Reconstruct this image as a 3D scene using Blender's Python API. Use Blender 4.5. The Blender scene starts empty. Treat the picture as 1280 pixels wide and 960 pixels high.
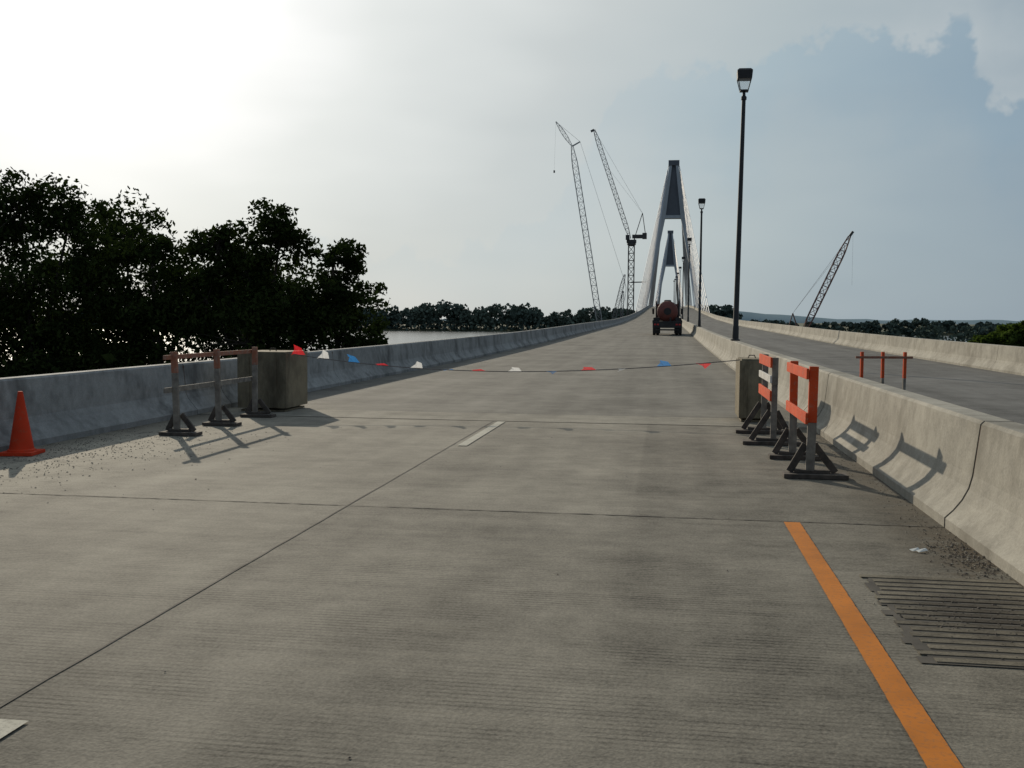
import bpy, math, random
import numpy as np
from mathutils import Vector, Matrix
random.seed(7); rng=np.random.default_rng(7)
R=math.radians
scene=bpy.context.scene
scene.view_settings.view_transform='Standard'
try: scene.view_settings.look='None'
except Exception: pass
scene.view_settings.exposure=0

# ------------------------------------------------------------ materials
def newmat(name):
    m=bpy.data.materials.new(name); m.use_nodes=True
    nt=m.node_tree; b=nt.nodes['Principled BSDF']; return m,nt,b
def N(nt,t,**kw):
    n=nt.nodes.new(t)
    for k,v in kw.items(): setattr(n,k,v)
    return n
def ramp(nt,stops):
    r=N(nt,'ShaderNodeValToRGB'); e=r.color_ramp.elements
    while len(e)<len(stops): e.new(0.5)
    for i,(p,c) in enumerate(stops):
        e[i].position=p; e[i].color=tuple(c)+((1,) if len(c)==3 else ())
    return r
def simple(name,c1,c2,scale=4,rough=0.8,bump=0.2,metal=0,detail=2):
    m,nt,b=newmat(name); L=nt.links
    tc=N(nt,'ShaderNodeTexCoord'); no=N(nt,'ShaderNodeTexNoise')
    no.inputs['Scale'].default_value=scale; no.inputs['Detail'].default_value=detail
    no.inputs['Roughness'].default_value=0.65
    L.new(tc.outputs['Object'],no.inputs['Vector'])
    r=ramp(nt,[(0.3,c1),(0.7,c2)]); L.new(no.outputs['Fac'],r.inputs['Fac'])
    L.new(r.outputs['Color'],b.inputs['Base Color'])
    b.inputs['Roughness'].default_value=rough; b.inputs['Metallic'].default_value=metal
    if bump:
        bp=N(nt,'ShaderNodeBump'); bp.inputs['Strength'].default_value=bump; bp.inputs['Distance'].default_value=0.02
        L.new(no.outputs['Fac'],bp.inputs['Height']); L.new(bp.outputs['Normal'],b.inputs['Normal'])
    return m

def mapped(nt,src,scale):
    mp=N(nt,'ShaderNodeMapping'); mp.inputs['Scale'].default_value=scale
    nt.links.new(src,mp.inputs['Vector']); return mp.outputs['Vector']
def noise(nt,vec,scale,detail=4,rough=0.6):
    n=N(nt,'ShaderNodeTexNoise'); n.inputs['Scale'].default_value=scale
    n.inputs['Detail'].default_value=detail; n.inputs['Roughness'].default_value=rough
    nt.links.new(vec,n.inputs['Vector']); return n.outputs['Fac']
def mathn(nt,op,a,b=None,c=None,clamp=False):
    n=N(nt,'ShaderNodeMath',operation=op); n.use_clamp=clamp
    for i,v in enumerate((a,b,c)):
        if v is None: continue
        if isinstance(v,(int,float)): n.inputs[i].default_value=v
        else: nt.links.new(v,n.inputs[i])
    return n.outputs[0]
def maprange(nt,v,a,b,c,d,smooth=False):
    n=N(nt,'ShaderNodeMapRange'); n.clamp=True
    if smooth: n.interpolation_type='SMOOTHSTEP'
    nt.links.new(v,n.inputs[0])
    for i,x in zip((1,2,3,4),(a,b,c,d)): n.inputs[i].default_value=x
    return n.outputs[0]
def mixc(nt,f,a,b,mode='MIX'):
    n=N(nt,'ShaderNodeMix',data_type='RGBA',blend_type=mode)
    if isinstance(f,(int,float)): n.inputs[0].default_value=f
    else: nt.links.new(f,n.inputs[0])
    for i,v in ((6,a),(7,b)):
        if isinstance(v,tuple): n.inputs[i].default_value=v+(1,) if len(v)==3 else v
        else: nt.links.new(v,n.inputs[i])
    return n.outputs[2]
def grey(nt,v):
    n=N(nt,'ShaderNodeCombineColor'); 
    for i in range(3): nt.links.new(v,n.inputs[i])
    return n.outputs[0]

def road_mat(name,base,tine=True,dust=True,slabs=False,amp=1.0,stain=None):
    m,nt,b=newmat(name); L=nt.links
    tc=N(nt,'ShaderNodeTexCoord'); P=tc.outputs['Object']
    sep=N(nt,'ShaderNodeSeparateXYZ'); L.new(P,sep.inputs[0])
    X,Y=sep.outputs['X'],sep.outputs['Y']
    n1=noise(nt,P,0.45,3,0.7); n2=noise(nt,P,3.0,4,0.78); n3=noise(nt,P,60,1,0.8)
    trk=noise(nt,mapped(nt,P,(1.3,0.06,1)),1.0,2,0.6)
    trv=noise(nt,mapped(nt,P,(0.22,7.0,1)),1.6,3,0.75)
    v=mathn(nt,'ADD',maprange(nt,n1,0.3,0.7,-0.26*amp,0.26*amp),maprange(nt,n2,0.28,0.72,-0.22*amp,0.22*amp))
    v=mathn(nt,'ADD',v,maprange(nt,n3,0.25,0.75,-0.22,0.22))
    v=mathn(nt,'ADD',v,maprange(nt,trk,0.3,0.7,-0.22*amp,0.18*amp))
    v=mathn(nt,'ADD',v,maprange(nt,trv,0.3,0.7,-0.13*amp,0.13*amp))
    if slabs:
        def band(s,a_,b_,w=0.04): return mathn(nt,'MULTIPLY',maprange(nt,s,a_-w,a_+w,0,1),maprange(nt,s,b_-w,b_+w,1,0))
        v=mathn(nt,'ADD',v,mathn(nt,'MULTIPLY',mathn(nt,'MULTIPLY',band(X,-2.6,-0.25,0.02),band(Y,7.95,15.1)),0.10))
        v=mathn(nt,'ADD',v,mathn(nt,'MULTIPLY',mathn(nt,'MULTIPLY',band(X,-0.25,2.2,0.02),band(Y,7.95,15.1)),-0.08))
        v=mathn(nt,'ADD',v,maprange(nt,X,-2.62,-2.58,0.09,0))
        v=mathn(nt,'ADD',v,maprange(nt,Y,7.93,7.97,-0.06,0))
    if tine:
        w=N(nt,'ShaderNodeTexWave',wave_type='BANDS',bands_direction='Y',wave_profile='SIN')
        w.inputs['Scale'].default_value=7.4; w.inputs['Distortion'].default_value=0.6
        w.inputs['Detail'].default_value=1; w.inputs['Detail Scale'].default_value=3
        L.new(P,w.inputs['Vector'])
        pm=maprange(nt,noise(nt,mapped(nt,P,(0.7,1.3,1)),1.3,3,0.75),0.40,0.62,0.0,1)
        groove=mathn(nt,'MULTIPLY',maprange(nt,w.outputs['Fac'],0.0,0.5,1,0),pm)
        v=mathn(nt,'SUBTRACT',v,mathn(nt,'MULTIPLY',groove,0.36))  # shade in the tining grooves painted as colour, not bumped
    f=mathn(nt,'ADD',v,1.0)
    col=mixc(nt,1.0,base,grey(nt,f),'MULTIPLY')
    st=maprange(nt,trv,0.58,0.74,0,0.3)
    col=mixc(nt,st,col,(base[0]*0.6,base[1]*0.57,base[2]*0.5))
    if dust:
        dl=maprange(nt,X,-7.9,-4.6,1.1,0,True)
        yy=mathn(nt,'MULTIPLY',maprange(nt,Y,14.5,11.5,0.2,1),maprange(nt,Y,5,8.5,0.25,1))
        dm=mathn(nt,'MULTIPLY',mathn(nt,'MULTIPLY',dl,maprange(nt,n2,0.34,0.54,0,1)),yy)
        col=mixc(nt,mathn(nt,'MULTIPLY',dm,0.9,clamp=True),col,(0.36,0.325,0.26))
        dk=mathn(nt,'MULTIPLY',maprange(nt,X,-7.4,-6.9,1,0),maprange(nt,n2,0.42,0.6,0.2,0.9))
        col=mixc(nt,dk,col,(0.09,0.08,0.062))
        dr=maprange(nt,X,1.45,2.12,0,1,True)
        dn2=maprange(nt,mathn(nt,'ADD',n2,maprange(nt,Y,5.8,7.2,0.0,0.12)),0.46,0.60,0,1)
        dn2=mathn(nt,'MULTIPLY',dn2,maprange(nt,Y,7.3,8.2,1,0.6))
        col=mixc(nt,mathn(nt,'MULTIPLY',mathn(nt,'MULTIPLY',dr,dn2),0.95),col,(0.075,0.058,0.038))
    if stain:
        dv=N(nt,'ShaderNodeVectorMath',operation='DISTANCE'); L.new(P,dv.inputs[0]); dv.inputs[1].default_value=(stain[0],stain[1],0)
        dd=mathn(nt,'ADD',dv.outputs['Value'],maprange(nt,n2,0.3,0.7,-0.3,0.3))
        col=mixc(nt,maprange(nt,dd,0.05,0.6,0.85,0),col,(0.04,0.033,0.025))
    L.new(col,b.inputs['Base Color']); b.inputs['Roughness'].default_value=0.88
    b.inputs['Specular IOR Level'].default_value=0.2
    bp=N(nt,'ShaderNodeBump'); bp.inputs['Strength'].default_value=0.6; bp.inputs['Distance'].default_value=0.004
    L.new(n3,bp.inputs['Height']); L.new(bp.outputs['Normal'],b.inputs['Normal'])
    return m

def barrier_mat(name,base,dark,amt):
    m,nt,b=newmat(name); L=nt.links
    tc=N(nt,'ShaderNodeTexCoord'); P=tc.outputs['Object']
    n1=noise(nt,P,0.7,3,0.7); n2=noise(nt,P,6,3,0.7)
    n3=noise(nt,P,60,1,0.7)
    drip=noise(nt,mapped(nt,P,(1.5,0.8,0.5)),1.3,4,0.75)
    v=mathn(nt,'ADD',maprange(nt,n1,0.3,0.7,-0.18,0.18),maprange(nt,n2,0.3,0.7,-0.14,0.14))
    v=mathn(nt,'ADD',v,maprange(nt,n3,0.3,0.7,-0.10,0.10))
    col=mixc(nt,1.0,base,grey(nt,mathn(nt,'ADD',v,1.0)),'MULTIPLY')
    col=mixc(nt,maprange(nt,drip,0.46,0.66,0,amt),col,dark)
    L.new(col,b.inputs['Base Color']); b.inputs['Roughness'].default_value=0.87
    b.inputs['Specular IOR Level'].default_value=0.25
    bp=N(nt,'ShaderNodeBump'); bp.inputs['Strength'].default_value=0.5; bp.inputs['Distance'].default_value=0.008
    L.new(n2,bp.inputs['Height']); L.new(bp.outputs['Normal'],b.inputs['Normal'])
    return m

def leaf_mat(name,c1,c2,trans,scale=0.5,tmix=0.0):
    m,nt,b=newmat(name); L=nt.links
    tc=N(nt,'ShaderNodeTexCoord')
    f=noise(nt,tc.outputs['Object'],scale,1,0.7)
    r=ramp(nt,[(0.35,c1),(0.65,c2)]); L.new(f,r.inputs['Fac'])
    d=N(nt,'ShaderNodeBsdfDiffuse'); L.new(r.outputs['Color'],d.inputs['Color'])
    outp=nt.nodes['Material Output']
    if tmix:
        t=N(nt,'ShaderNodeBsdfTranslucent'); t.inputs['Color'].default_value=trans+(1,)
        mx=N(nt,'ShaderNodeMixShader'); mx.inputs[0].default_value=tmix
        L.new(d.outputs[0],mx.inputs[1]); L.new(t.outputs[0],mx.inputs[2]); L.new(mx.outputs[0],outp.inputs['Surface'])
    else: L.new(d.outputs[0],outp.inputs['Surface'])
    nt.nodes.remove(b)
    return m

M={}
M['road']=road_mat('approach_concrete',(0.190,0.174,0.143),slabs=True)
M['deck']=road_mat('deck_concrete',(0.158,0.148,0.128),tine=False,dust=False)
M['deck2']=road_mat('deck_concrete_right',(0.125,0.122,0.115),tine=False,dust=False)
M['strip']=road_mat('expansion_strip_concrete',(0.225,0.208,0.172),tine=False,dust=False)
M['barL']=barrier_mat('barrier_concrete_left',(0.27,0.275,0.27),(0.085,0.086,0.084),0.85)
M['barR']=barrier_mat('barrier_concrete_right',(0.32,0.30,0.255),(0.15,0.135,0.108),0.6)
M['struct']=simple('structural_concrete',(0.28,0.28,0.27),(0.36,0.36,0.35),0.4,0.85,0.1)
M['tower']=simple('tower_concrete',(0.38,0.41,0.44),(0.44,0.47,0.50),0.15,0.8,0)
M['web']=simple('tower_web_shaded',(0.11,0.12,0.14),(0.14,0.15,0.17),0.2,0.8,0)  # web between the legs, its shade put into the dark base colour
M['cable']=simple('cable_sheath',(0.34,0.36,0.39),(0.39,0.41,0.44),0.2,0.6,0)
M['groove']=simple('groove_shade_sheet',(0.040,0.035,0.029),(0.085,0.075,0.062),5,0.9,0.2)  # flat sheet under the bars, painted dark as shade of recessed slots
M['filler']=simple('joint_filler_rust',(0.05,0.03,0.02),(0.11,0.06,0.035),20,0.9,0.3)
M['crack']=simple('sawcut_line',(0.035,0.03,0.025),(0.11,0.10,0.082),3,0.9,0)
def paint(name,c,wear,base,sc=35):
    m,nt,b=newmat(name); L=nt.links
    tc=N(nt,'ShaderNodeTexCoord'); P=tc.outputs['Object']
    a=maprange(nt,noise(nt,P,sc,3,0.8),0.60-wear*0.2,0.72,0,0.8)
    s=maprange(nt,noise(nt,P,2.5,2,0.7),0.3,0.7,0.80,1.1)
    col=mixc(nt,1.0,c,grey(nt,s),'MULTIPLY'); col=mixc(nt,a,col,base)
    L.new(col,b.inputs['Base Color']); b.inputs['Roughness'].default_value=0.8
    b.inputs['Specular IOR Level'].default_value=0.2
    return m
M['orange_line']=paint('orange_line_paint',(0.50,0.165,0.02),0.45,(0.27,0.125,0.05))
M['white_line']=paint('white_line_paint',(0.45,0.43,0.36),0.7,(0.20,0.19,0.16))
M['steel_dark']=simple('painted_dark_steel',(0.010,0.009,0.010),(0.018,0.017,0.018),3,0.5,0)
_m,_nt,_b=newmat('lamp_lens'); _b.inputs['Base Color'].default_value=(0.9,0.88,0.86,1); _b.inputs['Roughness'].default_value=0.4
_t=N(_nt,'ShaderNodeBsdfTransparent')
_x=N(_nt,'ShaderNodeMixShader'); _x.inputs[0].default_value=0.8; _nt.links.new(_b.outputs[0],_x.inputs[1]); _nt.links.new(_t.outputs[0],_x.inputs[2]); _nt.links.new(_x.outputs[0],_nt.nodes['Material Output'].inputs['Surface']); M['lens']=_m
M['crane_grey']=simple('crane_grey',(0.12,0.12,0.13),(0.2,0.2,0.21),0.5,0.7,0)
M['crane_light']=simple('crane_light',(0.27,0.28,0.29),(0.34,0.34,0.34),0.5,0.7,0)
M['crane_dark']=simple('crane_dark',(0.035,0.035,0.04),(0.06,0.06,0.06),0.5,0.7,0)
M['crane_red']=simple('crane_red',(0.13,0.055,0.045),(0.18,0.08,0.06),0.5,0.7,0)
M['wood']=simple('weathered_wood',(0.13,0.115,0.10),(0.27,0.245,0.21),9,0.9,0.5)
M['wood_dark']=simple('dark_wood',(0.045,0.038,0.032),(0.11,0.09,0.075),9,0.9,0.5)
M['pinkwood']=paint('faded_orange_wood',(0.32,0.13,0.08),0.7,(0.26,0.22,0.19),14)
M['orange']=paint('barricade_orange',(0.62,0.08,0.022),0.35,(0.35,0.18,0.12),22)
M['cone']=paint('cone_orange',(0.60,0.05,0.016),0.3,(0.4,0.08,0.04),12)
M['rubber']=simple('black_rubber',(0.015,0.015,0.015),(0.03,0.028,0.026),15,0.85,0.2)
M['block']=barrier_mat('block_concrete',(0.22,0.185,0.125),(0.075,0.062,0.042),0.85)
M['rope']=simple('rope',(0.10,0.09,0.09),(0.2,0.18,0.17),40,0.9,0)
def flagm(n,c):
    m,nt,b=newmat(n); b.inputs['Base Color'].default_value=c+(1,); b.inputs['Roughness'].default_value=0.45
    t=N(nt,'ShaderNodeBsdfTranslucent'); t.inputs['Color'].default_value=c+(1,)
    mx=N(nt,'ShaderNodeMixShader'); mx.inputs[0].default_value=0.6
    nt.links.new(b.outputs[0],mx.inputs[1]); nt.links.new(t.outputs[0],mx.inputs[2])
    tr=N(nt,'ShaderNodeBsdfTransparent'); m2=N(nt,'ShaderNodeMixShader'); m2.inputs[0].default_value=0.25
    nt.links.new(mx.outputs[0],m2.inputs[1]); nt.links.new(tr.outputs[0],m2.inputs[2])
    nt.links.new(m2.outputs[0],nt.nodes['Material Output'].inputs['Surface']); return m
M['f_red']=flagm('flag_red',(0.7,0.03,0.04)); M['f_white']=flagm('flag_white',(0.8,0.8,0.8)); M['f_blue']=flagm('flag_blue',(0.03,0.2,0.52))
M['white_paint']=paint('barricade_white',(0.6,0.58,0.55),0.4,(0.35,0.32,0.28),20)
M['tank']=simple('rusty_red_tank',(0.10,0.026,0.018),(0.20,0.055,0.038),1.5,0.6,0.1)
M['truck_black']=simple('truck_black',(0.012,0.011,0.011),(0.03,0.026,0.024),3,0.6,0)
M['cab_paint']=simple('cab_red',(0.10,0.02,0.016),(0.15,0.03,0.025),2,0.4,0)
M['tail']=simple('tail_light',(0.5,0.02,0.02),(0.6,0.03,0.02),2,0.3,0)
M['glass']=simple('dark_glass',(0.02,0.02,0.025),(0.03,0.03,0.035),2,0.1,0)
M['bark']=simple('bark',(0.03,0.024,0.018),(0.07,0.055,0.04),6,0.95,0)
M['leaf']=leaf_mat('tree_leaves',(0.014,0.022,0.007),(0.042,0.056,0.017),(0.03,0.05,0.01),0.7,0.15)
M['leaf_r']=leaf_mat('roadside_leaves',(0.03,0.05,0.012),(0.075,0.10,0.025),(0.08,0.13,0.02),0.3,0.3)
M['leaf_far']=leaf_mat('distant_leaves_hazed',(0.075,0.10,0.085),(0.115,0.145,0.115),(0.04,0.06,0.035),0.03)  # distance haze is mixed into the leaf colour, paler and bluer
M['leaf_far2']=leaf_mat('hazy_hill_leaves',(0.17,0.235,0.27),(0.20,0.265,0.30),(0.1,0.12,0.12),0.01)  # far hill: blue air haze painted as base colour
M['gravel']=simple('gravel',(0.14,0.125,0.105),(0.34,0.31,0.25),30,0.9,0)
M['paper']=simple('paper',(0.6,0.6,0.57),(0.7,0.7,0.67),9,0.8,0)
M['grate']=road_mat('grooved_concrete',(0.145,0.128,0.098),tine=False,dust=False,amp=1.5,stain=(1.62,5.55))

# ------------------------------------------------------------ mesh builder
class MB:
    def __init__(s): s.v=[]; s.f=[]; s.m=[]
    def add(s,vs,fs,m=0):
        o=len(s.v); s.v+= [tuple(p) for p in vs]; s.f+=[tuple(i+o for i in f) for f in fs]; s.m+=[m]*len(fs)
    def box(s,c,d,m=0,rot=None,taper=1.0):
        hx,hy,hz=d[0]/2,d[1]/2,d[2]/2
        vs=[]
        for z in (-1,1):
            t=1 if z<0 else taper
            for x,y in ((-1,-1),(1,-1),(1,1),(-1,1)): vs.append(Vector((x*hx*t,y*hy*t,z*hz)))
        if rot is not None: vs=[rot@v for v in vs]
        vs=[v+Vector(c) for v in vs]
        s.add(vs,[(3,2,1,0),(4,5,6,7),(0,1,5,4),(1,2,6,5),(2,3,7,6),(3,0,4,7)],m)
    def beam(s,p,q,w,h,m=0,w2=None,h2=None):
        p=Vector(p);q=Vector(q); d=(q-p).normalized()
        up=Vector((0,0,1)) if abs(d.z)<0.95 else Vector((0,1,0))
        x=d.cross(up).normalized(); y=x.cross(d).normalized()
        w2=w if w2 is None else w2; h2=h if h2 is None else h2
        vs=[p+x*a*w/2+y*b*h/2 for a,b in ((-1,-1),(1,-1),(1,1),(-1,1))]+[q+x*a*w2/2+y*b*h2/2 for a,b in ((-1,-1),(1,-1),(1,1),(-1,1))]
        s.add(vs,[(3,2,1,0),(4,5,6,7),(0,1,5,4),(1,2,6,5),(2,3,7,6),(3,0,4,7)],m)
    def tube(s,p,q,r1,r2=None,n=8,m=0):
        r2=r1 if r2 is None else r2
        p=Vector(p);q=Vector(q); d=(q-p).normalized()
        up=Vector((0,0,1)) if abs(d.z)<0.95 else Vector((0,1,0))
        x=d.cross(up).normalized(); y=x.cross(d).normalized()
        vs=[]
        for c,r in ((p,r1),(q,r2)):
            for i in range(n):
                a=2*math.pi*i/n; vs.append(c+x*math.cos(a)*r+y*math.sin(a)*r)
        fs=[(i,(i+1)%n,n+(i+1)%n,n+i) for i in range(n)]+[tuple(range(n))[::-1],tuple(range(n,2*n))]
        s.add(vs,fs,m)
    def lathe(s,c,prof,n=16,m=0,axis='Z'):
        vs=[];c=Vector(c)
        for r,z in prof:
            for i in range(n):
                a=2*math.pi*i/n
                if axis=='Z': vs.append(c+Vector((r*math.cos(a),r*math.sin(a),z)))
                elif axis=='Y': vs.append(c+Vector((r*math.cos(a),z,r*math.sin(a))))
                else: vs.append(c+Vector((z,r*math.cos(a),r*math.sin(a))))
        fs=[]
        for k in range(len(prof)-1):
            for i in range(n): fs.append((k*n+i,k*n+(i+1)%n,(k+1)*n+(i+1)%n,(k+1)*n+i))
        fs.append(tuple(range(n))[::-1]); fs.append(tuple(range((len(prof)-1)*n,len(prof)*n)))
        s.add(vs,fs,m)
    def build(s,name,mats,parent=None,smooth=False,bevel=0,loc=None):
        me=bpy.data.meshes.new(name); me.from_pydata(s.v,[],s.f)
        for mt in mats: me.materials.append(M[mt])
        me.polygons.foreach_set('material_index',s.m)
        if smooth: me.polygons.foreach_set('use_smooth',[True]*len(s.f))
        me.validate(); me.update()
        import bmesh
        bm=bmesh.new(); bm.from_mesh(me); bmesh.ops.recalc_face_normals(bm,faces=bm.faces); bm.to_mesh(me); bm.free()
        o=bpy.data.objects.new(name,me); scene.collection.objects.link(o)
        if parent: o.parent=parent
        if loc: o.location=loc
        if bevel:
            b=o.modifiers.new('bevel','BEVEL'); b.width=bevel; b.segments=2; b.limit_method='ANGLE'; b.angle_limit=R(40)
        if smooth:
            e=o.modifiers.new('es','EDGE_SPLIT'); e.split_angle=R(40)
        return o
def empty(name,loc=(0,0,0)):
    e=bpy.data.objects.new(name,None); scene.collection.objects.link(e); e.location=loc; e.empty_display_size=0.3; return e

# ------------------------------------------------------------ road profile
py=np.array([-200,0,30,60,84,157,220,304,420,520,603,700,786,1000,1300.]); pz=np.array([0,0,0,0.14,0.38,1.0,2.0,3.9,7.0,9.0,9.6,9.0,7.0,2.0,-3.])
gy=np.arange(-200,1301,1.0); gz=np.interp(gy,py,pz)
ker=np.ones(31)/31; gzs=np.convolve(np.pad(gz,15,mode='edge'),ker,'valid')
gzs[gy<18]=0
def zr(y): return float(np.interp(y,gy,gzs))
def ys(a,b,step=6):
    n=max(1,int(math.ceil((b-a)/step))); return [a+(b-a)*i/n for i in range(n+1)]
def extrude(mb,sec,yl,m=0,closed=True):
    n=len(sec); vs=[]
    for y in yl:
        z0=zr(y)
        for x,z in sec: vs.append((x,y,z+z0))
    fs=[]
    for k in range(len(yl)-1):
        for i in range(n if closed else n-1):
            j=(i+1)%n; fs.append((k*n+i,k*n+j,(k+1)*n+j,(k+1)*n+i))
    if closed: fs.append(tuple(range(n))[::-1]); fs.append(tuple(range((len(yl)-1)*n,len(yl)*n)))
    mb.add(vs,fs,m)

XL,XR=-7.45,2.12; ML=2.12; MRt=2.85; FR=10.4
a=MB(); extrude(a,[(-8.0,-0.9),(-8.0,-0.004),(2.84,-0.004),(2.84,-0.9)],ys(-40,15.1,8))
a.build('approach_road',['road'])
a=MB(); extrude(a,[(-8.0,-0.9),(-8.0,-0.002),(2.84,-0.002),(2.84,-0.9)],[15.13,16.38]); a.build('expansion_joint_strip',['strip'])
a=MB(); extrude(a,[(-8.0,-1.2),(-8.0,-0.004),(2.84,-0.004),(2.84,-1.2)],ys(16.40,1250,6)); a.build('bridge_deck_road',['deck'])
a=MB(); extrude(a,[(2.86,-1.0),(2.86,-0.004),(10.95,-0.004),(10.95,-1.0)],ys(-40,1250,6)); a.build('opposite_carriageway_road',['deck2'])
a=MB()
def sheet(mb,x0,x1,y0,y1,z,m=0):
    mb.add([(x0,y0,z),(x1,y0,z),(x1,y1,z),(x0,y1,z)],[(0,1,2,3)],m)
def wobble_line(mb,p,q,w,z,n,amp,m=0,wj=0.3):
    p=Vector(p+(0,));q=Vector(q+(0,)); d=(q-p).normalized(); nn=Vector((-d.y,d.x,0)); vs=[]
    for i in range(n+1):
        c=p.lerp(q,i/n)+nn*random.uniform(-amp,amp); ww=w*random.uniform(1-wj,1+wj)/2
        for s_ in (-1,1): c2=c+nn*ww*s_; vs.append((c2.x,c2.y,z))
    mb.add(vs,[(2*i,2*i+2,2*i+3,2*i+1) for i in range(n)],m)
wobble_line(a,(-2.60,-4),(-2.60,15.1),0.014,0.0,90,0.003)
wobble_line(a,(-7.45,7.95),(-2.61,7.95),0.018,0.0,90,0.007,wj=0.6)
wobble_line(a,(-2.59,7.95),(2.12,7.95),0.020,0.0,90,0.007,wj=0.6)
wobble_line(a,(-7.45,-4.5),(2.12,-4.5),0.02,0.0,40,0.005)
wobble_line(a,(-7.45,15.115),(2.12,15.115),0.03,0.003,50,0.004)
wobble_line(a,(-7.45,16.39),(2.12,16.39),0.02,0.003,50,0.004)
a.build('pavement_joint_lines',['crack'])
a=MB(); wobble_line(a,(0.99,-6),(0.985,7.9),0.122,0.004,400,0.0008,wj=0.02); a.build('orange_edge_line',['orange_line'])
a=MB(); sheet(a,-2.52,-2.40,12.0,15.0,0.004); sheet(a,-2.51,-2.39,0.4,3.42,0.004); sheet(a,-2.5,-2.4,-11.8,-8.8,0.004); a.build('lane_dash_markings',['white_line'])

def jersey_left():
    return [(XL,-0.004),(XL,0.07),(XL-0.07,0.15),(XL-0.15,0.25),(XL-0.19,0.34),(XL-0.235,0.79),(XL-0.26,0.815),(XL-0.44,0.815),(XL-0.46,0.79),(XL-0.50,-0.3),(XL-0.02,-0.3)]
def jersey_med():
    c=(ML+MRt)/2; w=(MRt-ML)/2
    L_=[(c-w,-0.3),(c-w,0.07),(c-w+0.06,0.13),(c-w+0.12,0.21),(c-w+0.165,0.30),(c-w+0.19,0.40),(c-w+0.235,0.79),(c-w+0.26,0.815)]
    return L_+[(2*c-x,z) for x,z in reversed(L_)]
def jersey_far():
    return [(FR,-0.3),(FR,0.07),(FR+0.15,0.25),(FR+0.19,0.34),(FR+0.24,0.80),(FR+0.26,0.815),(FR+0.44,0.815),(FR+0.46,0.79),(FR+0.5,-0.3)]
def segs(mb,sec,joints,gap=0.02,m=0):
    for y0,y1 in zip(joints[:-1],joints[1:]): extrude(mb,sec,ys(y0+gap/2,y1-gap/2,6),m)
near=[-40,-28,-16,-4.5,7.95,15.11,16.4]
far_=list(np.arange(22.4,1250,12.0))
def fill(mb,sec,joints,inset=0.03):
    cx=sum(p[0] for p in sec)/len(sec)
    s2=[(cx+(x-cx)*(1-inset*2),z-0.012) for x,z in sec]
    for y in joints: extrude(mb,s2,[y-0.03,y+0.03],1)
a=MB(); segs(a,jersey_left(),near+far_); fill(a,jersey_left(),near[1:]+far_[:12]); a.build('left_parapet_barrier',['barL','filler'])
a=MB(); segs(a,jersey_med(),near+far_,0.036); fill(a,jersey_med(),near[1:]+far_[:12],0.015); a.build('median_barrier',['barR','filler'])
a=MB(); segs(a,jersey_far(),near+far_); fill(a,jersey_far(),near[1:]+far_[:12]); a.build('right_parapet_barrier',['barR','filler'])

pr=empty('bridge_piers')
a=MB()
for y in list(range(-30,110,45))+[150,210,270,330]:
    for x in (-4.5,1.5,7.5): a.tube((x,y,-16),(x,y,zr(y)-2.2),0.8,n=16)
    a.box((1.5,y,zr(y)-1.75),(18,1.8,1.0))
a.build('pier_columns',['struct'],parent=pr)
a=MB()
for x in (-6,-2,5,9): extrude(a,[(x-0.3,-2.6),(x-0.3,-1.2),(x+0.3,-1.2),(x+0.3,-2.6)],ys(140,1100,20))
a.build('deck_girders',['struct'],parent=pr)

# ------------------------------------------------------------ drainage grooves
a=MB()
n=17; pts=[]
for i in range(n):
    y0_=4.71+i*0.095
    sheet(a,1.19+random.uniform(-0.03,0.05),2.10,y0_,y0_+0.094,0.001,1)
for i in range(n):
    y=4.76+i*(1.53/(n-1)); L0=1.21+random.uniform(-0.04,0.06)
    a.box(((L0+2.09)/2,y,0.0025),(2.09-L0,0.056+random.uniform(-.010,.008),0.005),0)
a.build('drain_grate',['grate','groove'])
a=MB()
def pebble(mb,x,y,z,r,m=0):
    vs=[];pts=[(1,0,0),(-1,0,0),(0,1,0),(0,-1,0),(0,0,1),(0,0,-1)]
    an=random.uniform(0,6.28)
    for p in pts:
        k=r*random.uniform(0.6,1.3); X_,Y_=p[0]*k,p[1]*k
        vs.append((x+X_*math.cos(an)-Y_*math.sin(an),y+X_*math.sin(an)+Y_*math.cos(an),z+max(-0.003,p[2]*k*0.5)))
    mb.add(vs,[(0,2,4),(2,1,4),(1,3,4),(3,0,4),(2,0,5),(1,2,5),(3,1,5),(0,3,5)],m)
for i in range(1600):
    pebble(a,-7.4+abs(random.gauss(0,0.9)),random.gauss(10.3,1.6),0.0,random.uniform(0.003,0.014),random.choice((0,0,0,1)))
for i in range(700):
    pebble(a,2.1-abs(random.gauss(0,0.14)),random.uniform(2.5,14),0.0,random.uniform(0.003,0.009),random.choice((0,1)))
for i in range(600):
    pebble(a,random.gauss(1.98,0.1),random.gauss(6.9,0.35),0.0,random.uniform(0.003,0.011),random.choice((0,1,1,1)))
for i in range(260):
    pebble(a,random.gauss(1.65,0.2),random.gauss(5.55,0.25),0.004,random.uniform(0.004,0.010),1)
for i in range(60): pebble(a,random.uniform(-7,2),random.uniform(1.5,15),0.0,random.uniform(0.003,0.009),random.choice((0,1)))
a.build('gravel_debris',['gravel','wood_dark'])
a=MB()
for i in range(5):
    x,y=1.70+random.uniform(-.03,.03),7.02+random.uniform(-.02,.02)
    a.add([(x,y,0.004),(x+.05,y+.01,0.015),(x+.04,y+.03,.025),(x-.015,y+.03,.01)],[(0,1,2),(0,2,3)])
a.build('paper_litter',['paper'])

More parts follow.
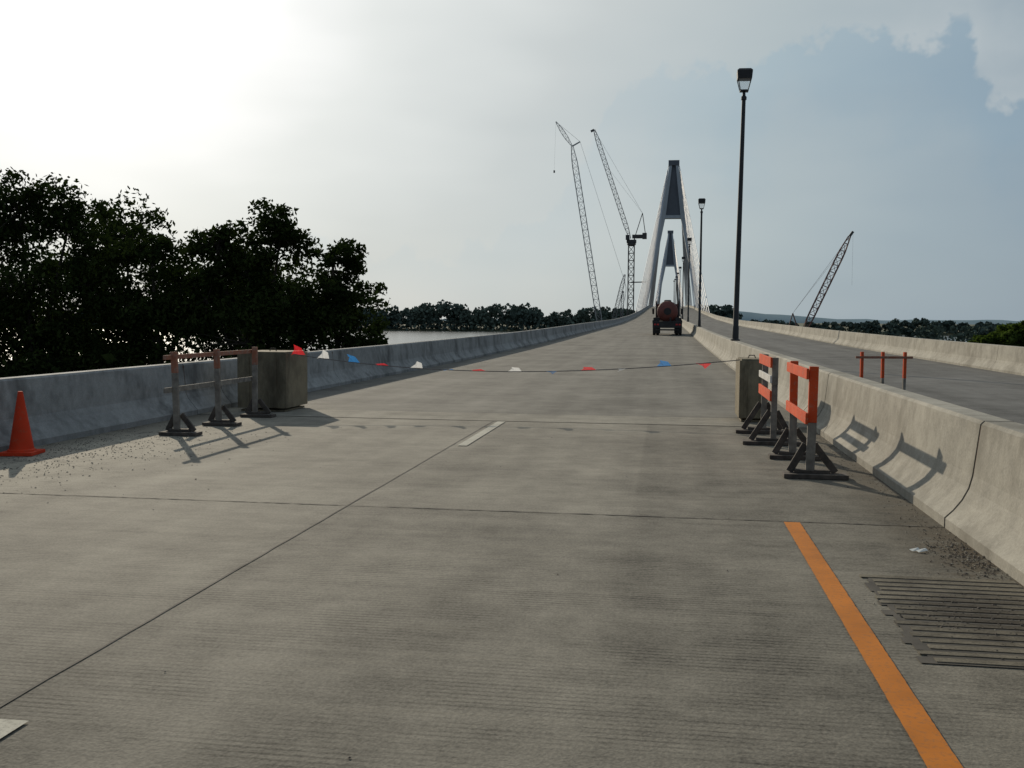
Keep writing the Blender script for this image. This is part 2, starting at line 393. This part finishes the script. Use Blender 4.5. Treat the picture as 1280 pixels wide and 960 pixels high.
def block(x0,x1,y0,y1,h):
    a=MB(); cx,cy=(x0+x1)/2,(y0+y1)/2; dx,dy=x1-x0,y1-y0
    a.box((cx,cy,h/2+0.03),(dx,dy,h-0.06)); a.box((cx,cy,0.016),(dx-0.08,dy-0.08,0.028))
    a.box((cx,cy,h+0.012),(dx-0.06,dy-0.06,0.024))
    for s_ in (-1,1): a.tube((cx+s_*0.06,cy,h+0.02),(cx+s_*0.04,cy,h+0.07),0.008,m=1)
    a.tube((cx-0.045,cy,h+0.07),(cx+0.045,cy,h+0.07),0.008,m=1)
    for s_ in (-1,1): a.box((cx+s_*dx*0.28,y0-0.006,h*0.5),(0.05,0.016,h*0.86))
    return a.build('concrete_block',['block','wood_dark'],bevel=0.02)
block(-7.05,-6.2,15.75,16.75,0.97)
block(1.13,1.56,15.75,16.65,0.95)

# ------------------------------------------------------------ barricades
def barricade(x,yp,rails,rail_side,upper=1,foot=0.52,mats=('wood','orange','wood_dark','pinkwood','white_paint'),ht=1.10,post=0.075,split=0.66,ext=0.12,brace=0.27,fx=0.05):
    e=empty('construction_barricade',(x,yp[0],0))
    a=MB(); y0=yp[0]
    for y in yp:
        yy=y-y0; ln=random.uniform(-0.02,0.02)
        a.beam((0,yy,0.07),(ln,yy,split),post,0.045,0)
        a.beam((ln,yy,split+0.002),(ln*1.6,yy,ht),post+0.002,0.047,upper)
        a.box((fx,yy,0.022),(foot,0.20,0.044),2)
        a.box((fx*0.5,yy+0.03,0.062),(foot*0.55,0.10,0.034),2)
        for s_ in (-1,1):
            a.beam((s_*foot*0.36+fx*0.6,yy+0.052,0.05),(s_*0.04,yy+0.052,brace),0.035,0.07,2)
    a.build('posts_and_skids',list(mats),parent=e,bevel=0.004)
    b=MB(); L0=-ext; L1=yp[-1]-y0+ext; sx=rail_side*(post/2+0.016)
    for z,h,mi in rails:
        b.box((sx,(L0+L1)/2,z),(0.025,L1-L0,h),mi)
    b.build('rails',list(mats),parent=e,bevel=0.003)
    return e
barricade(-6.38,[12.35,13.6,14.9],[(0.60,0.07,0),(1.03,0.06,3)],-1,upper=3,split=0.82,ext=0.22,post=0.08)
barricade(1.44,[10.25,11.65],[(1.04,0.105,1),(0.60,0.11,1)],-1,upper=1,foot=0.62,split=0.55,ht=1.11,post=0.085,brace=0.33)
barricade(1.36,[12.95,14.25],[(1.04,0.13,1),(0.83,0.09,4),(0.62,0.13,1)],-1,upper=0,foot=0.72,split=0.75,brace=0.42,fx=-0.02)
e=barricade(0,[0,0.36,0.72],[(0.97,0.04,3)],1,upper=1,split=0.62,post=0.05,foot=0.3,ht=1.06); e.rotation_euler=(0,0,R(-80)); e.location=(3.24,17.4,0)

a=MB(); a.box((0,0,0.018),(0.37,0.37,0.036),0)
a.lathe((0,0,0.036),[(0.15,0),(0.145,0.02),(0.13,0.03),(0.028,0.66),(0.026,0.675),(0.018,0.675)],24)
o=a.build('traffic_cone',['cone'],smooth=True); o.location=(-7.17,10.25,0); o.rotation_euler=(0,0,0.2)

e=empty('pennant_flag_line',(0,0,0))
P0=Vector((-6.2,15.9,0.97)); P1=Vector((1.13,15.75,0.96))
def rp(t):
    p=P0.lerp(P1,t); p.z-=4*0.24*t*(1-t)*(1+0.25*(0.5-t)); return p
a=MB()
for i in range(60): a.tube(rp(i/60),rp((i+1)/60),0.007,n=5)
a.build('rope',['rope'],parent=e)
offs=[372,405,446,483,527,568,607,652,697,743,785,833,879]
cols=[0,1,2,0,1,2,0,1,2,0,1,2,0]
ang=[75,55,60,10,40,-3,8,25,-12,20,-15,35,-150]
fm=MB()
for i,(o_,c) in enumerate(zip(offs,cols)):
    t=(o_-360)/(921-360); p=rp(t); w=0.12*random.uniform(.8,1.1); L_=0.19
    an=R(ang[i])
    d=Vector((random.uniform(-0.6,0.6),-math.cos(an),math.sin(an))).normalized()
    mid=p+d*L_*0.5+Vector((0.03,0.01,0.025)); tip=p+d*L_
    A=p+Vector((-w,0,0)); B=p+Vector((w,0,0))
    fm.add([A,B,mid+Vector((w*0.5,0,0)),tip,mid-Vector((w*0.5,0,0.02)),p+Vector((0,0,0.003))],[(0,5,4),(5,1,2),(5,2,3),(5,3,4)],c)
fm.build('pennants',['f_red','f_white','f_blue'],parent=e)

def lamp(y,lean=0):
    z0=zr(y)+0.815; x=(ML+MRt)/2
    e=empty('street_lamp',(x,y,z0)); e.rotation_euler=(0,R(lean),0)
    a=MB(); a.lathe((0,0,0),[(0.17,0),(0.17,0.05),(0.12,0.08),(0.115,0.5),(0.10,0.55),(0.07,8.6),(0.10,8.62),(0.10,8.72),(0.06,8.76),(0.05,8.9)],14)
    a.build('pole',['steel_dark'],parent=e,smooth=True)
    h=MB()
    h.box((0,0,8.93),(0.30,0.30,0.05),0)
    h.box((0,0,9.47),(0.50,0.50,0.28),0,taper=1.08)
    h.box((0,0,9.65),(0.54,0.54,0.07),0,taper=0.75)
    for sx in(-1,1):
        for sy in(-1,1): h.beam((sx*0.14,sy*0.14,8.95),(sx*0.235,sy*0.235,9.34),0.022,0.022,0)
    h.build('lantern_hood',['steel_dark'],parent=e)
    g=MB(); g.box((0,0,9.145),(0.25,0.25,0.37),0,taper=1.7); g.build('lantern_glass',['lens'],parent=e)
lamp(37.2,0.8)
for i in range(1,9): lamp(37.2+40.5*i,random.uniform(-0.2,0.1))

ty=84; e=empty('tank_truck',(0.08,ty,zr(ty)-0.02)); e.rotation_euler=(R(0.5),0,0)
a=MB(); a.box((0,3.4,0.95),(0.9,7.4,0.22),0); a.box((0,2.0,1.12),(2.45,5.2,0.12),0)
a.box((0,-0.55,0.85),(2.4,0.12,0.42),0); a.box((0,-0.5,0.48),(1.9,0.1,0.12),0)
for s_ in(-1,1):
    a.box((s_*0.88,-0.1,0.45),(0.62,0.03,0.55),0); a.box((s_*1.17,2.0,1.22),(0.08,5.2,0.12),0)
    a.box((s_*0.9,0.05,1.3),(0.5,0.5,0.36),0)
a.build('chassis_bed',['truck_black'],parent=e,bevel=0.02)
a=MB()
for yy in (0.7,1.95):
    for xx in (-1.08,-0.78,0.78,1.08): a.lathe((xx-0.13,yy,0.5),[(0.3,0),(0.47,0.02),(0.5,0.06),(0.5,0.2),(0.47,0.24),(0.3,0.26)],20,axis='X')
for xx in(-1.0,1.0): a.lathe((xx-0.13,6.3,0.5),[(0.3,0),(0.47,0.02),(0.5,0.06),(0.5,0.2),(0.47,0.24),(0.3,0.26)],20,axis='X')
a.build('wheels',['rubber'],parent=e,smooth=True)
a=MB(); a.lathe((0,0.0,1.98),[(0.1,-0.28),(0.45,-0.22),(0.7,-0.1),(0.84,0.02),(0.86,0.15),(0.86,4.1),(0.7,4.3),(0.1,4.4)],28,axis='Y')
a.lathe((0,0.2,1.98),[(0.875,0),(0.885,0.0),(0.885,0.08),(0.875,0.08)],28,1,axis='Y')
a.lathe((0,2.4,1.98),[(0.875,0),(0.885,0.0),(0.885,0.08),(0.875,0.08)],28,1,axis='Y')
a.lathe((0,-0.02,2.0),[(0.3,-0.27),(0.3,-0.24)],20,1,axis='Y')
a.lathe((0,1.2,2.8),[(0.3,0),(0.3,0.12),(0.2,0.16)],16,1)
a.tube((0.25,-0.35,1.5),(0.25,-0.35,1.0),0.07,m=1)
a.build('tank',['tank','truck_black'],parent=e,smooth=True)
a=MB(); a.box((0,5.5,1.85),(2.1,1.6,1.6),0,taper=0.93); a.box((0,6.9,1.35),(1.7,1.4,0.8),0)
a.box((0,4.67,2.15),(1.5,0.04,0.55),1)
for s_ in(-1,1): a.box((s_*1.25,6.1,2.0),(0.18,0.08,0.5),2); a.tube((s_*0.95,4.5,1.2),(s_*0.95,4.5,2.9),0.07,m=2)
a.build('cab',['cab_paint','glass','truck_black'],parent=e,bevel=0.05)
a=MB()
for s_ in(-1,1):
    for k in(0,1): a.box((s_*(1.0-0.24*k),-0.625,0.92),(0.16,0.03,0.12))
a.build('tail_lights',['tail'],parent=e)

def tower(ty,ztop=67.0):
    cx=2.0; zd=zr(ty); e=empty('bridge_pylon',(cx,ty,0))
    lv=[(-14,6.5),(-2,9.2),(zd,11.2),(45,3.7),(ztop-2,1.3)]
    a=MB()
    for s_ in(-1,1):
        for (z0,h0),(z1,h1) in zip(lv[:-1],lv[1:]):
            w0=2.0 if z0<40 else 1.5; w1=1.5 if z1>=40 else 2.0
            w1=1.1 if z1>60 else w1
            q=[]
            for z,h,w in((z0,h0,w0),(z1,h1,w1)):
                d=5.0 if z<40 else 4.4
                for x,y in((-w/2,-d/2),(w/2,-d/2),(w/2,d/2),(-w/2,d/2)): q.append((s_*h+x,y,z))
            a.add(q,[(3,2,1,0),(4,5,6,7),(0,1,5,4),(1,2,6,5),(2,3,7,6),(3,0,4,7)],0)
    a.box((0,0,44.2),(7.6,4.3,1.2),0)
    a.box((0,0,zd-3.2),(24.5,4,2.4),0)
    a.build('pylon_legs',['tower'],parent=e)
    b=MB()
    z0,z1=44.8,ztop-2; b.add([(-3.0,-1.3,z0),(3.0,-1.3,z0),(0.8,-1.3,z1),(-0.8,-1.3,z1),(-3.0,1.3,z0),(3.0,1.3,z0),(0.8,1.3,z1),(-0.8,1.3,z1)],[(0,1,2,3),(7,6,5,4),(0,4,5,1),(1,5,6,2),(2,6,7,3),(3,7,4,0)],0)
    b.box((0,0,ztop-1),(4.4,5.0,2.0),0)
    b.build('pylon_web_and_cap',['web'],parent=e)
    c=MB()
    for k in range(12):
        zt=46+k*1.7; hh=3.7-(zt-45)/(ztop-47)*2.3; dy=18+k*13.2
        for s_ in(-1,1):
            for t in(-1,1):
                yy=ty+t*dy
                c.tube((s_*hh+s_*0.8,t*1.5,zt),((-7.75-cx) if s_<0 else (10.7-cx),t*dy,zr(yy)+0.8),0.11,n=5)
    c.build('stay_cables',['cable'],parent=e)
tower(420); tower(786,71)

def lattice(mb,p,q,w,m=0,r=0.13,rl=0.07,step=None,te=0.35):
    p=Vector(p);q=Vector(q);d=(q-p);L=d.length;d.normalize()
    up=Vector((0,1,0)); x=d.cross(up).normalized(); y=x.cross(d).normalized()
    step=step or w*1.25; n=max(3,int(L/step)); rings=[]
    for i in range(n+1):
        t=i/n; k=min(1,te+(t*L)/(w*3)*(1-te),te+((1-t)*L)/(w*3)*(1-te))
        c=p+d*L*t; rings.append([c+(x*a_+y*b_)*w/2*k for a_,b_ in((-1,-1),(1,-1),(1,1),(-1,1))])
    for i in range(n):
        for k in range(4):
            mb.tube(rings[i][k],rings[i+1][k],r,n=4,m=m)
            a_,b_=(k,(k+1)%4) if i%2 else ((k+1)%4,k)
            mb.tube(rings[i][a_],rings[i+1][b_],rl,n=4,m=m)
            mb.tube(rings[i][k],rings[i][(k+1)%4],rl,n=4,m=m)
WZ=-8.0
def barge(mb,x,y,m=1,lx=22,ly=14):
    mb.box((x,y,WZ+0.6),(lx,ly,2.2),m)
def crawler(mb,x,y,z,m=0,s=1):
    for k in(-1,1):
        mb.box((x,y+k*2.4*s,z+0.7*s),(7*s,1.1*s,1.4*s),m)
    mb.box((x+1*s,y,z+2.6*s),(7.5*s,3.4*s,2.2*s),m); mb.box((x-2.4*s,y-2.1*s,z+2.5*s),(2*s,1.2*s,2.3*s),m)
    mb.box((x+4.6*s,y,z+2.3*s),(1.4*s,4.4*s,2.4*s),m)
a=MB(); barge(a,-24,422,1); crawler(a,-24,422,WZ+1.7,1)
tip=(-39.9,420,73.8); lattice(a,(-26.8,420,-4),tip,2.3,0,r=0.11,rl=0.06)
lattice(a,tip,(-46.8,420,84),1.5,0,te=0.2,r=0.1,rl=0.05)
a.beam(tip,(-36.6,420,75.6),0.5,0.5,0)
for pp,qq in (((-46.8,420,84),(-36.6,420,75.6)),((-36.6,420,75.6),(-16.5,420,15)),((-16.5,420,15),(-20,422,-3))):
    a.tube(pp,qq,0.05,n=4,m=0)
a.tube((-46.8,420,84),(-47.3,420,64),0.02,n=4,m=0); a.box((-47.3,420,63.5),(0.6,0.6,1.0),1)
a.build('lattice_boom_crane',['crane_light','crane_dark'])
a=MB(); a.box((-15,425,WZ-1),(7,7,4),1); lattice(a,(-15,425,WZ+1),(-15,425,36),2.4,0,r=0.2,rl=0.11,te=1)
a.box((-15,425,34.8),(4.0,3.4,1.2),0); a.box((-12.4,425,36.8),(4.6,3,1.4),0); a.box((-16.6,423,36.3),(1.5,1.6,2.0),0)
a.box((-9.6,425,37.0),(1.8,3.2,2.4),0); a.lathe((-15,425,33.2),[(1.7,0),(1.9,0.5),(1.7,1)],16,0)
lattice(a,(-15.6,425,36),(-31.2,425,81.3),1.7,2,r=0.12,rl=0.06)
a.beam((-31.2,425,81.3),(-32.6,425,80.6),0.8,0.8,0)
a.beam((-13.5,425,37),(-10.6,425,46.5),0.3,0.3,0); a.beam((-9.3,425,38),(-10.6,425,46.5),0.3,0.3,0)
a.tube((-31.2,425,81.3),(-10.6,425,46.5),0.04,n=4,m=2); a.tube((-26,425,66.4),(-10.6,425,46.5),0.03,n=4,m=2)
a.beam((-15,425,17.7),(-8.5,421,17.7),0.45,0.45,0)
a.build('tower_crane',['crane_dark','struct','crane_grey'])
a=MB(); barge(a,-24,490,1,18,12); crawler(a,-23,490,WZ+1.7,1)
lattice(a,(-26.5,490,-3),(-20.3,490,24),1.7,0); lattice(a,(-22,490,-3),(-20.9,490,16),1.3,0)
a.tube((-20.3,490,24),(-19,490,2),0.06,n=4); a.build('crawler_crane',['crane_grey','crane_dark'])
a=MB(); barge(a,46,352,1); crawler(a,44.5,352,WZ+1.7,1)
lattice(a,(45.6,352,-3.2),(60.4,352,30.4),2.0,0,r=0.14,rl=0.08)
a.tube((60.4,352,30.4),(42.5,352,4.5),0.04,n=4); a.tube((59.5,352,28),(42.5,352,4.5),0.03,n=4)
a.beam((45,352,-3),(42.5,352,4.5),0.35,0.35,0); a.beam((40.5,352,-3),(42.5,352,4.5),0.3,0.3,0)
a.beam((60.4,352,30.4),(61.5,352,32),0.8,0.8,2)
a.tube((61.5,352,31.6),(61.6,352,14),0.02,n=4)
a.build('lattice_boom_crane',['crane_red','crane_dark','crane_dark'])

# ------------------------------------------------------------ terrain + water
gx=np.concatenate([np.linspace(-6000,-300,20),np.linspace(-280,280,57),np.linspace(300,6000,20)])
gy2=np.concatenate([np.linspace(-600,-60,8),np.linspace(-50,140,39),np.linspace(160,760,14),np.linspace(775,900,20),np.linspace(1000,9000,14)])
def hgt(x,y):
    n=0.35*math.sin(x*0.11+1.3)*math.cos(y*0.09)+0.25*math.sin(x*0.31+y*0.23)
    b1=75+0.25*max(0,x)+8*math.sin(x*0.02)
    if x>25: b1+= (x-25)*1.6
    b1=min(b1,330)
    def sm(t): t=max(0,min(1,t)); return t*t*(3-2*t)
    z=-6.0+n; z+=(-13+6)*sm((y-b1)/14); z+=(6.6)*sm((y-790)/25)
    if y>1300: z+=sm((y-1300)/4000)*6
    return z
vs=[(x,y,hgt(x,y)) for y in gy2 for x in gx]; nx=len(gx)
fs=[(j*nx+i,j*nx+i+1,(j+1)*nx+i+1,(j+1)*nx+i) for j in range(len(gy2)-1) for i in range(nx-1)]
M['ground']=simple('grassy_ground',(0.035,0.05,0.018),(0.09,0.085,0.045),0.3,0.95,0)
a=MB(); a.add(vs,fs); a.build('ground',['ground'],smooth=True)
m,nt,b=newmat('river_water'); b.inputs['Base Color'].default_value=(0.12,0.125,0.115,1); b.inputs['Roughness'].default_value=0.22
tc=N(nt,'ShaderNodeTexCoord'); h=noise(nt,mapped(nt,tc.outputs['Object'],(1,0.5,1)),0.6,2,0.6)
bp=N(nt,'ShaderNodeBump'); bp.inputs['Strength'].default_value=0.3; bp.inputs['Distance'].default_value=0.12
nt.links.new(h,bp.inputs['Height']); nt.links.new(bp.outputs['Normal'],b.inputs['Normal']); M['water']=m
a=MB(); sheet(a,-6000,6000,40,900,WZ); a.build('river_water',['water'])

# ------------------------------------------------------------ foliage
def leafmesh(C,size,mat,name,aspect=0.5,parent=None):
    n=len(C); d=rng.normal(size=(n,3)); d/=np.linalg.norm(d,axis=1)[:,None]
    e2=rng.normal(size=(n,3)); e2-= (e2*d).sum(1)[:,None]*d; e2/=np.linalg.norm(e2,axis=1)[:,None]
    s=(size*rng.uniform(0.6,1.4,n))[:,None]
    V=np.stack([C-d*s/2,C+e2*s*aspect/2,C+d*s/2,C-e2*s*aspect/2],1).reshape(-1,3)
    F=np.arange(4*n)
    me=bpy.data.meshes.new(name); me.vertices.add(4*n); me.vertices.foreach_set('co',V.ravel())
    me.loops.add(4*n); me.loops.foreach_set('vertex_index',F)
    me.polygons.add(n); me.polygons.foreach_set('loop_start',np.arange(0,4*n,4)); 
    me.materials.append(M[mat]); me.update(calc_edges=True); me.validate()
    o=bpy.data.objects.new(name,me); scene.collection.objects.link(o)
    if parent: o.parent=parent
    return o
def tree(base,lobes,dens=1.0,mat='leaf',size=0.25):
    e=empty('broadleaf_tree',base); bx,by,bz=base
    pts=[]
    t=MB(); cz=max(l[2] for l in lobes)-1.0
    top=(0.3,0.2,(bz+(cz-bz)*0.55)-bz)
    t.tube((0,0,-0.5),(0.1,0.05,top[2]*0.5),0.38,0.28,n=9); t.tube((0.1,0.05,top[2]*0.5),top,0.28,0.18,n=9)
    for (x,y,z,r) in lobes:
        c=Vector((x-bx,y-by,z-bz)); st=Vector((0.15,0.1,min(top[2],max(1.5,(z-bz)*0.45))))
        md=st.lerp(c,0.5)+Vector((random.uniform(-.3,.3),random.uniform(-.3,.3),-0.2))
        t.tube(st,md,0.16,0.10,n=6); t.tube(md,c,0.10,0.05,n=6)
        nsub=int(24*(r/2.4)**2)+8
        for k in range(nsub):
            u=rng.normal(size=3); u/=np.linalg.norm(u); rad=r*rng.uniform(0.3,0.98)
            sc=np.array(c)+u*rad*np.array([1,1,0.92])
            if k%2==0: t.tube(c,Vector(sc),0.045,0.015,n=4)
            m_=int(115*dens); sg=0.19*r*rng.uniform(0.6,1.15)
            q=np.clip(rng.normal(size=(m_,3)),-1.9,1.9)*np.array([sg,sg,sg*0.6])
            q[:,2]-=0.15*(q[:,0]**2+q[:,1]**2)**0.5
            pts.append(sc+q)
    t.build('trunk_and_limbs',['bark'],parent=e,smooth=True)
    leafmesh(np.concatenate(pts),size,mat,'crown_leaves',parent=e)
G=-6.2
tree((-31.5,46,G),[(-32,46,6.8,2.5),(-29.3,46,6.2,2.3),(-34.6,46,6.0,2.8),(-31,45,3,3.2),(-28.5,46,3.0,2.3),(-34,47,1.5,3.2),(-30,46,-.5,3.2),(-33.5,46,-2,3.0)])
tree((-25.2,47,G),[(-25.5,47,4.7,1.9),(-26,47,2,2.4),(-24,47,1.6,2.4),(-25.4,46,-2,2.8),(-27.5,46,-1.5,2.4)])
tree((-20.3,47,G),[(-22.0,47,5.2,2.0),(-18.7,47,5.7,1.9),(-20.4,47,3.6,2.4),(-22.6,47,2.4,2.2),(-18,47,2.5,2.4),(-20,46,.3,2.9),(-21,46,-2.4,2.8)])
tree((-16.2,48,G),[(-16.4,48,4.5,1.6),(-15.5,48,2.6,1.8),(-15.0,48,.6,1.7),(-17,48,0.8,2.5),(-15.0,48,-1.2,1.6),(-16.8,48,-2.8,2.3)])
tree((-38.5,45,G),[(-38.5,45,6.5,3),(-37,46,3.5,3),(-41,45,3.5,3.2),(-38.5,45,0.5,3.5)],0.7)
tree((-33,58,G),[(-33,58,6.5,3),(-36,58,4,3.2),(-30,58,3.5,3),(-33,58,0.5,3.8),(-37,57,-1,3.4)],0.5,size=0.34)
tree((-25.5,59,G),[(-25.5,59,4.3,2.6),(-27,59,2,3),(-23.5,59,1.5,3),(-25.5,59,-2,3.2)],0.5,size=0.34)
n_=12000
C=np.stack([rng.uniform(-52,-13.5,n_),rng.uniform(38,64,n_),np.abs(rng.normal(0,1.9,n_))+G],1)
C[:,2]+=np.sin(C[:,0]*0.9)*0.5
leafmesh(C,0.6,'leaf','undergrowth',0.6)
for (x,y,h,r) in [(45.5,150,6.4,2.6),(49.5,150,8.4,3.2),(53,152,10,3.8),(60,158,10,4.2),(69,150,10,4.5)]:
    lb=[(x+random.uniform(-r,r)*0.6,y+random.uniform(-r,r)*0.6,G+h*random.uniform(0.45,0.8),r*random.uniform(.45,.65)) for _ in range(6)]+[(x,y,G+h*0.82,r*0.5)]
    tree((x,y,G),lb,0.45,'leaf_r',0.6)
def belt(name,xs,yf,hf,base,mat,size,dens,spread=12):
    pts=[]
    for x in xs:
        for rowk in range(2):
            xx=x+rng.uniform(-4,4); yy=yf(x)+rowk*spread+rng.uniform(-4,4); h=hf(x)*rng.uniform(0.84,1.05); r=h*rng.uniform(0.28,0.42)
            for k in range(4):
                cc=np.array([xx+rng.uniform(-r,r),yy+rng.uniform(-r,r)*0.6,base+h*rng.uniform(0.3,0.8)]); rr=r*rng.uniform(0.45,0.75)
                u=rng.normal(size=(dens,3)); u/=np.linalg.norm(u,axis=1)[:,None]
                pts.append(cc+u*rr*rng.uniform(0.6,1.0,(dens,1))*np.array([1,1,0.8]))
            u=rng.uniform(-1,1,(dens,3)); pts.append(np.array([xx,yy,base+h*0.18])+u*np.array([r*1.6,r,h*0.2]))
    leafmesh(np.concatenate(pts),size,mat,name,0.8)
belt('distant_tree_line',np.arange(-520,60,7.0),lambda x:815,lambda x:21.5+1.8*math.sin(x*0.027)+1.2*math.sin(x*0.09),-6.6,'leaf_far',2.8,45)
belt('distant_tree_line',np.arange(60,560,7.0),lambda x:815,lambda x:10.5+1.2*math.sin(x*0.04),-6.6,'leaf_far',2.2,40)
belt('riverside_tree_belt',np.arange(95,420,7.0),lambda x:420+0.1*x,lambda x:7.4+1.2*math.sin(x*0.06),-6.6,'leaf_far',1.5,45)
vs=[];xs_=np.linspace(-3500,4500,161)
for x in xs_:
    h=max(0,38*math.exp(-((x-190)/330)**2)+10*math.exp(-((x-1100)/500)**2)+4)+1.8*math.sin(x*0.03)+1.2*math.sin(x*0.083)
    vs+=[(x,3600,-8),(x,3700,h*0.9),(x,3900,-8)]
fs=[]
for i in range(len(xs_)-1):
    for k in(0,1): fs.append((3*i+k,3*i+3+k,3*i+4+k,3*i+1+k))
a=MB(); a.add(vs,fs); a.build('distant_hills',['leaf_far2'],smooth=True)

# ------------------------------------------------------------ world
AZ,EL=R(32),R(22)
S=Vector((-math.sin(AZ)*math.cos(EL),math.cos(AZ)*math.cos(EL),math.sin(EL)))
w=bpy.data.worlds.new('World'); scene.world=w; w.use_nodes=True; nt=w.node_tree; L=nt.links
bg=nt.nodes['Background']; bg.inputs['Strength'].default_value=0.1
sky=N(nt,'ShaderNodeTexSky'); sky.sky_type='NISHITA'; sky.sun_disc=False; sky.sun_elevation=EL; sky.sun_rotation=-AZ
sky.air_density=1.0; sky.dust_density=1.0; sky.ozone_density=1
tc=N(nt,'ShaderNodeTexCoord'); Dn=tc.outputs['Generated']
dp=N(nt,'ShaderNodeVectorMath',operation='DOT_PRODUCT'); L.new(Dn,dp.inputs[0]); dp.inputs[1].default_value=S
angd=mathn(nt,'MULTIPLY',mathn(nt,'ARCCOSINE',mathn(nt,'MINIMUM',dp.outputs['Value'],0.99999)),180/math.pi)
cn=noise(nt,mapped(nt,Dn,(1,1,3.2)),2.6,3,0.55)
angw=mathn(nt,'ADD',angd,maprange(nt,cn,0.3,0.7,-2.8,2.8))
t=maprange(nt,angw,0,90,0,1)
rp_=ramp(nt,[(0,(1,1,0.99)),(11/90,(0.98,0.99,0.98)),(16.5/90,(0.77,0.80,0.785)),(26/90,(0.57,0.61,0.61)),(36/90,(0.44,0.505,0.525)),(46/90,(0.325,0.40,0.45)),(60/90,(0.24,0.31,0.375)),(1,(0.17,0.23,0.30))])
L.new(t,rp_.inputs['Fac'])
glow=maprange(nt,angd,0,13,1.2,0,True)
hz=mixc(nt,1.0,rp_.outputs['Color'],grey(nt,mathn(nt,'ADD',glow,1)),'MULTIPLY')
sp=N(nt,'ShaderNodeSeparateXYZ'); L.new(Dn,sp.inputs[0])
el=mathn(nt,'MULTIPLY',mathn(nt,'ARCSINE',sp.outputs['Z']),180/math.pi)
az=mathn(nt,'MULTIPLY',mathn(nt,'ARCTAN2',sp.outputs['X'],sp.outputs['Y']),180/math.pi)
azt=maprange(nt,az,-10,40,0,1)
def pz_(a_): return (a_+10)/50
br=ramp(nt,[(0,(0.2,)*3),(pz_(-4.5),(0.45,)*3),(pz_(-3),(0.66,)*3),(pz_(2),(0.69,)*3),(pz_(3.6),(0.64,)*3),(pz_(6.5),(0.78,)*3),(pz_(11),(0.76,)*3),(pz_(13.5),(0.73,)*3),(pz_(15.2),(0.71,)*3),(pz_(16.6),(0.58,)*3),(1,(0.45,)*3)])
L.new(azt,br.inputs['Fac'])
bel=mathn(nt,'MULTIPLY',br.outputs['Color'],20)
lump=noise(nt,Dn,18,4,0.6)
bel=mathn(nt,'ADD',bel,maprange(nt,lump,0.3,0.7,-1.4,1.4))
dlt=mathn(nt,'SUBTRACT',bel,el)
mask=maprange(nt,dlt,-0.1,0.7,0,1,True)
fade=maprange(nt,dlt,0.3,8,1,0,True)
inl=maprange(nt,az,-6,6,0.35,1,True)
mk=mathn(nt,'MULTIPLY',mathn(nt,'MULTIPLY',mask,fade),inl)
hz=mixc(nt,mathn(nt,'MULTIPLY',mk,0.8),hz,mixc(nt,1.0,hz,(0.84,0.93,1.0),'MULTIPLY'))
ab=mathn(nt,'MULTIPLY',mathn(nt,'SUBTRACT',1,mask),maprange(nt,az,2,16,0,1,True))
rim=mathn(nt,'MULTIPLY',ab,maprange(nt,dlt,-5,0,0.3,1))
rn=maprange(nt,noise(nt,mapped(nt,Dn,(1,1,2)),6,3,0.6),0.35,0.65,0.3,1)
hz=mixc(nt,mathn(nt,'MULTIPLY',mathn(nt,'MULTIPLY',rim,rn),0.65),hz,(0.54,0.58,0.59))
sc=N(nt,'ShaderNodeVectorMath',operation='SCALE'); L.new(hz,sc.inputs[0]); sc.inputs['Scale'].default_value=10.0
fin=mixc(nt,0.95,sky.outputs['Color'],sc.outputs[0])
L.new(fin,bg.inputs['Color'])

sl=bpy.data.lights.new('sun','SUN'); sl.energy=3.2; sl.angle=R(0.6); sl.color=(1,0.88,0.69)
so=bpy.data.objects.new('sun',sl); scene.collection.objects.link(so); so.rotation_euler=S.to_track_quat('Z','Y').to_euler()

cam=bpy.data.cameras.new('camera'); co=bpy.data.objects.new('camera',cam); scene.collection.objects.link(co)
cam.lens=35.16; cam.sensor_width=36; cam.clip_end=20000; cam.clip_start=0.05
mt=Matrix.Rotation(math.atan(192/1250),4,'Z')@Matrix.Rotation(R(90)-math.atan(80/1250),4,'X')@Matrix.Rotation(R(0.4),4,'Z')
mt.translation=Vector((0,0,1.55)); co.matrix_world=mt
scene.camera=co
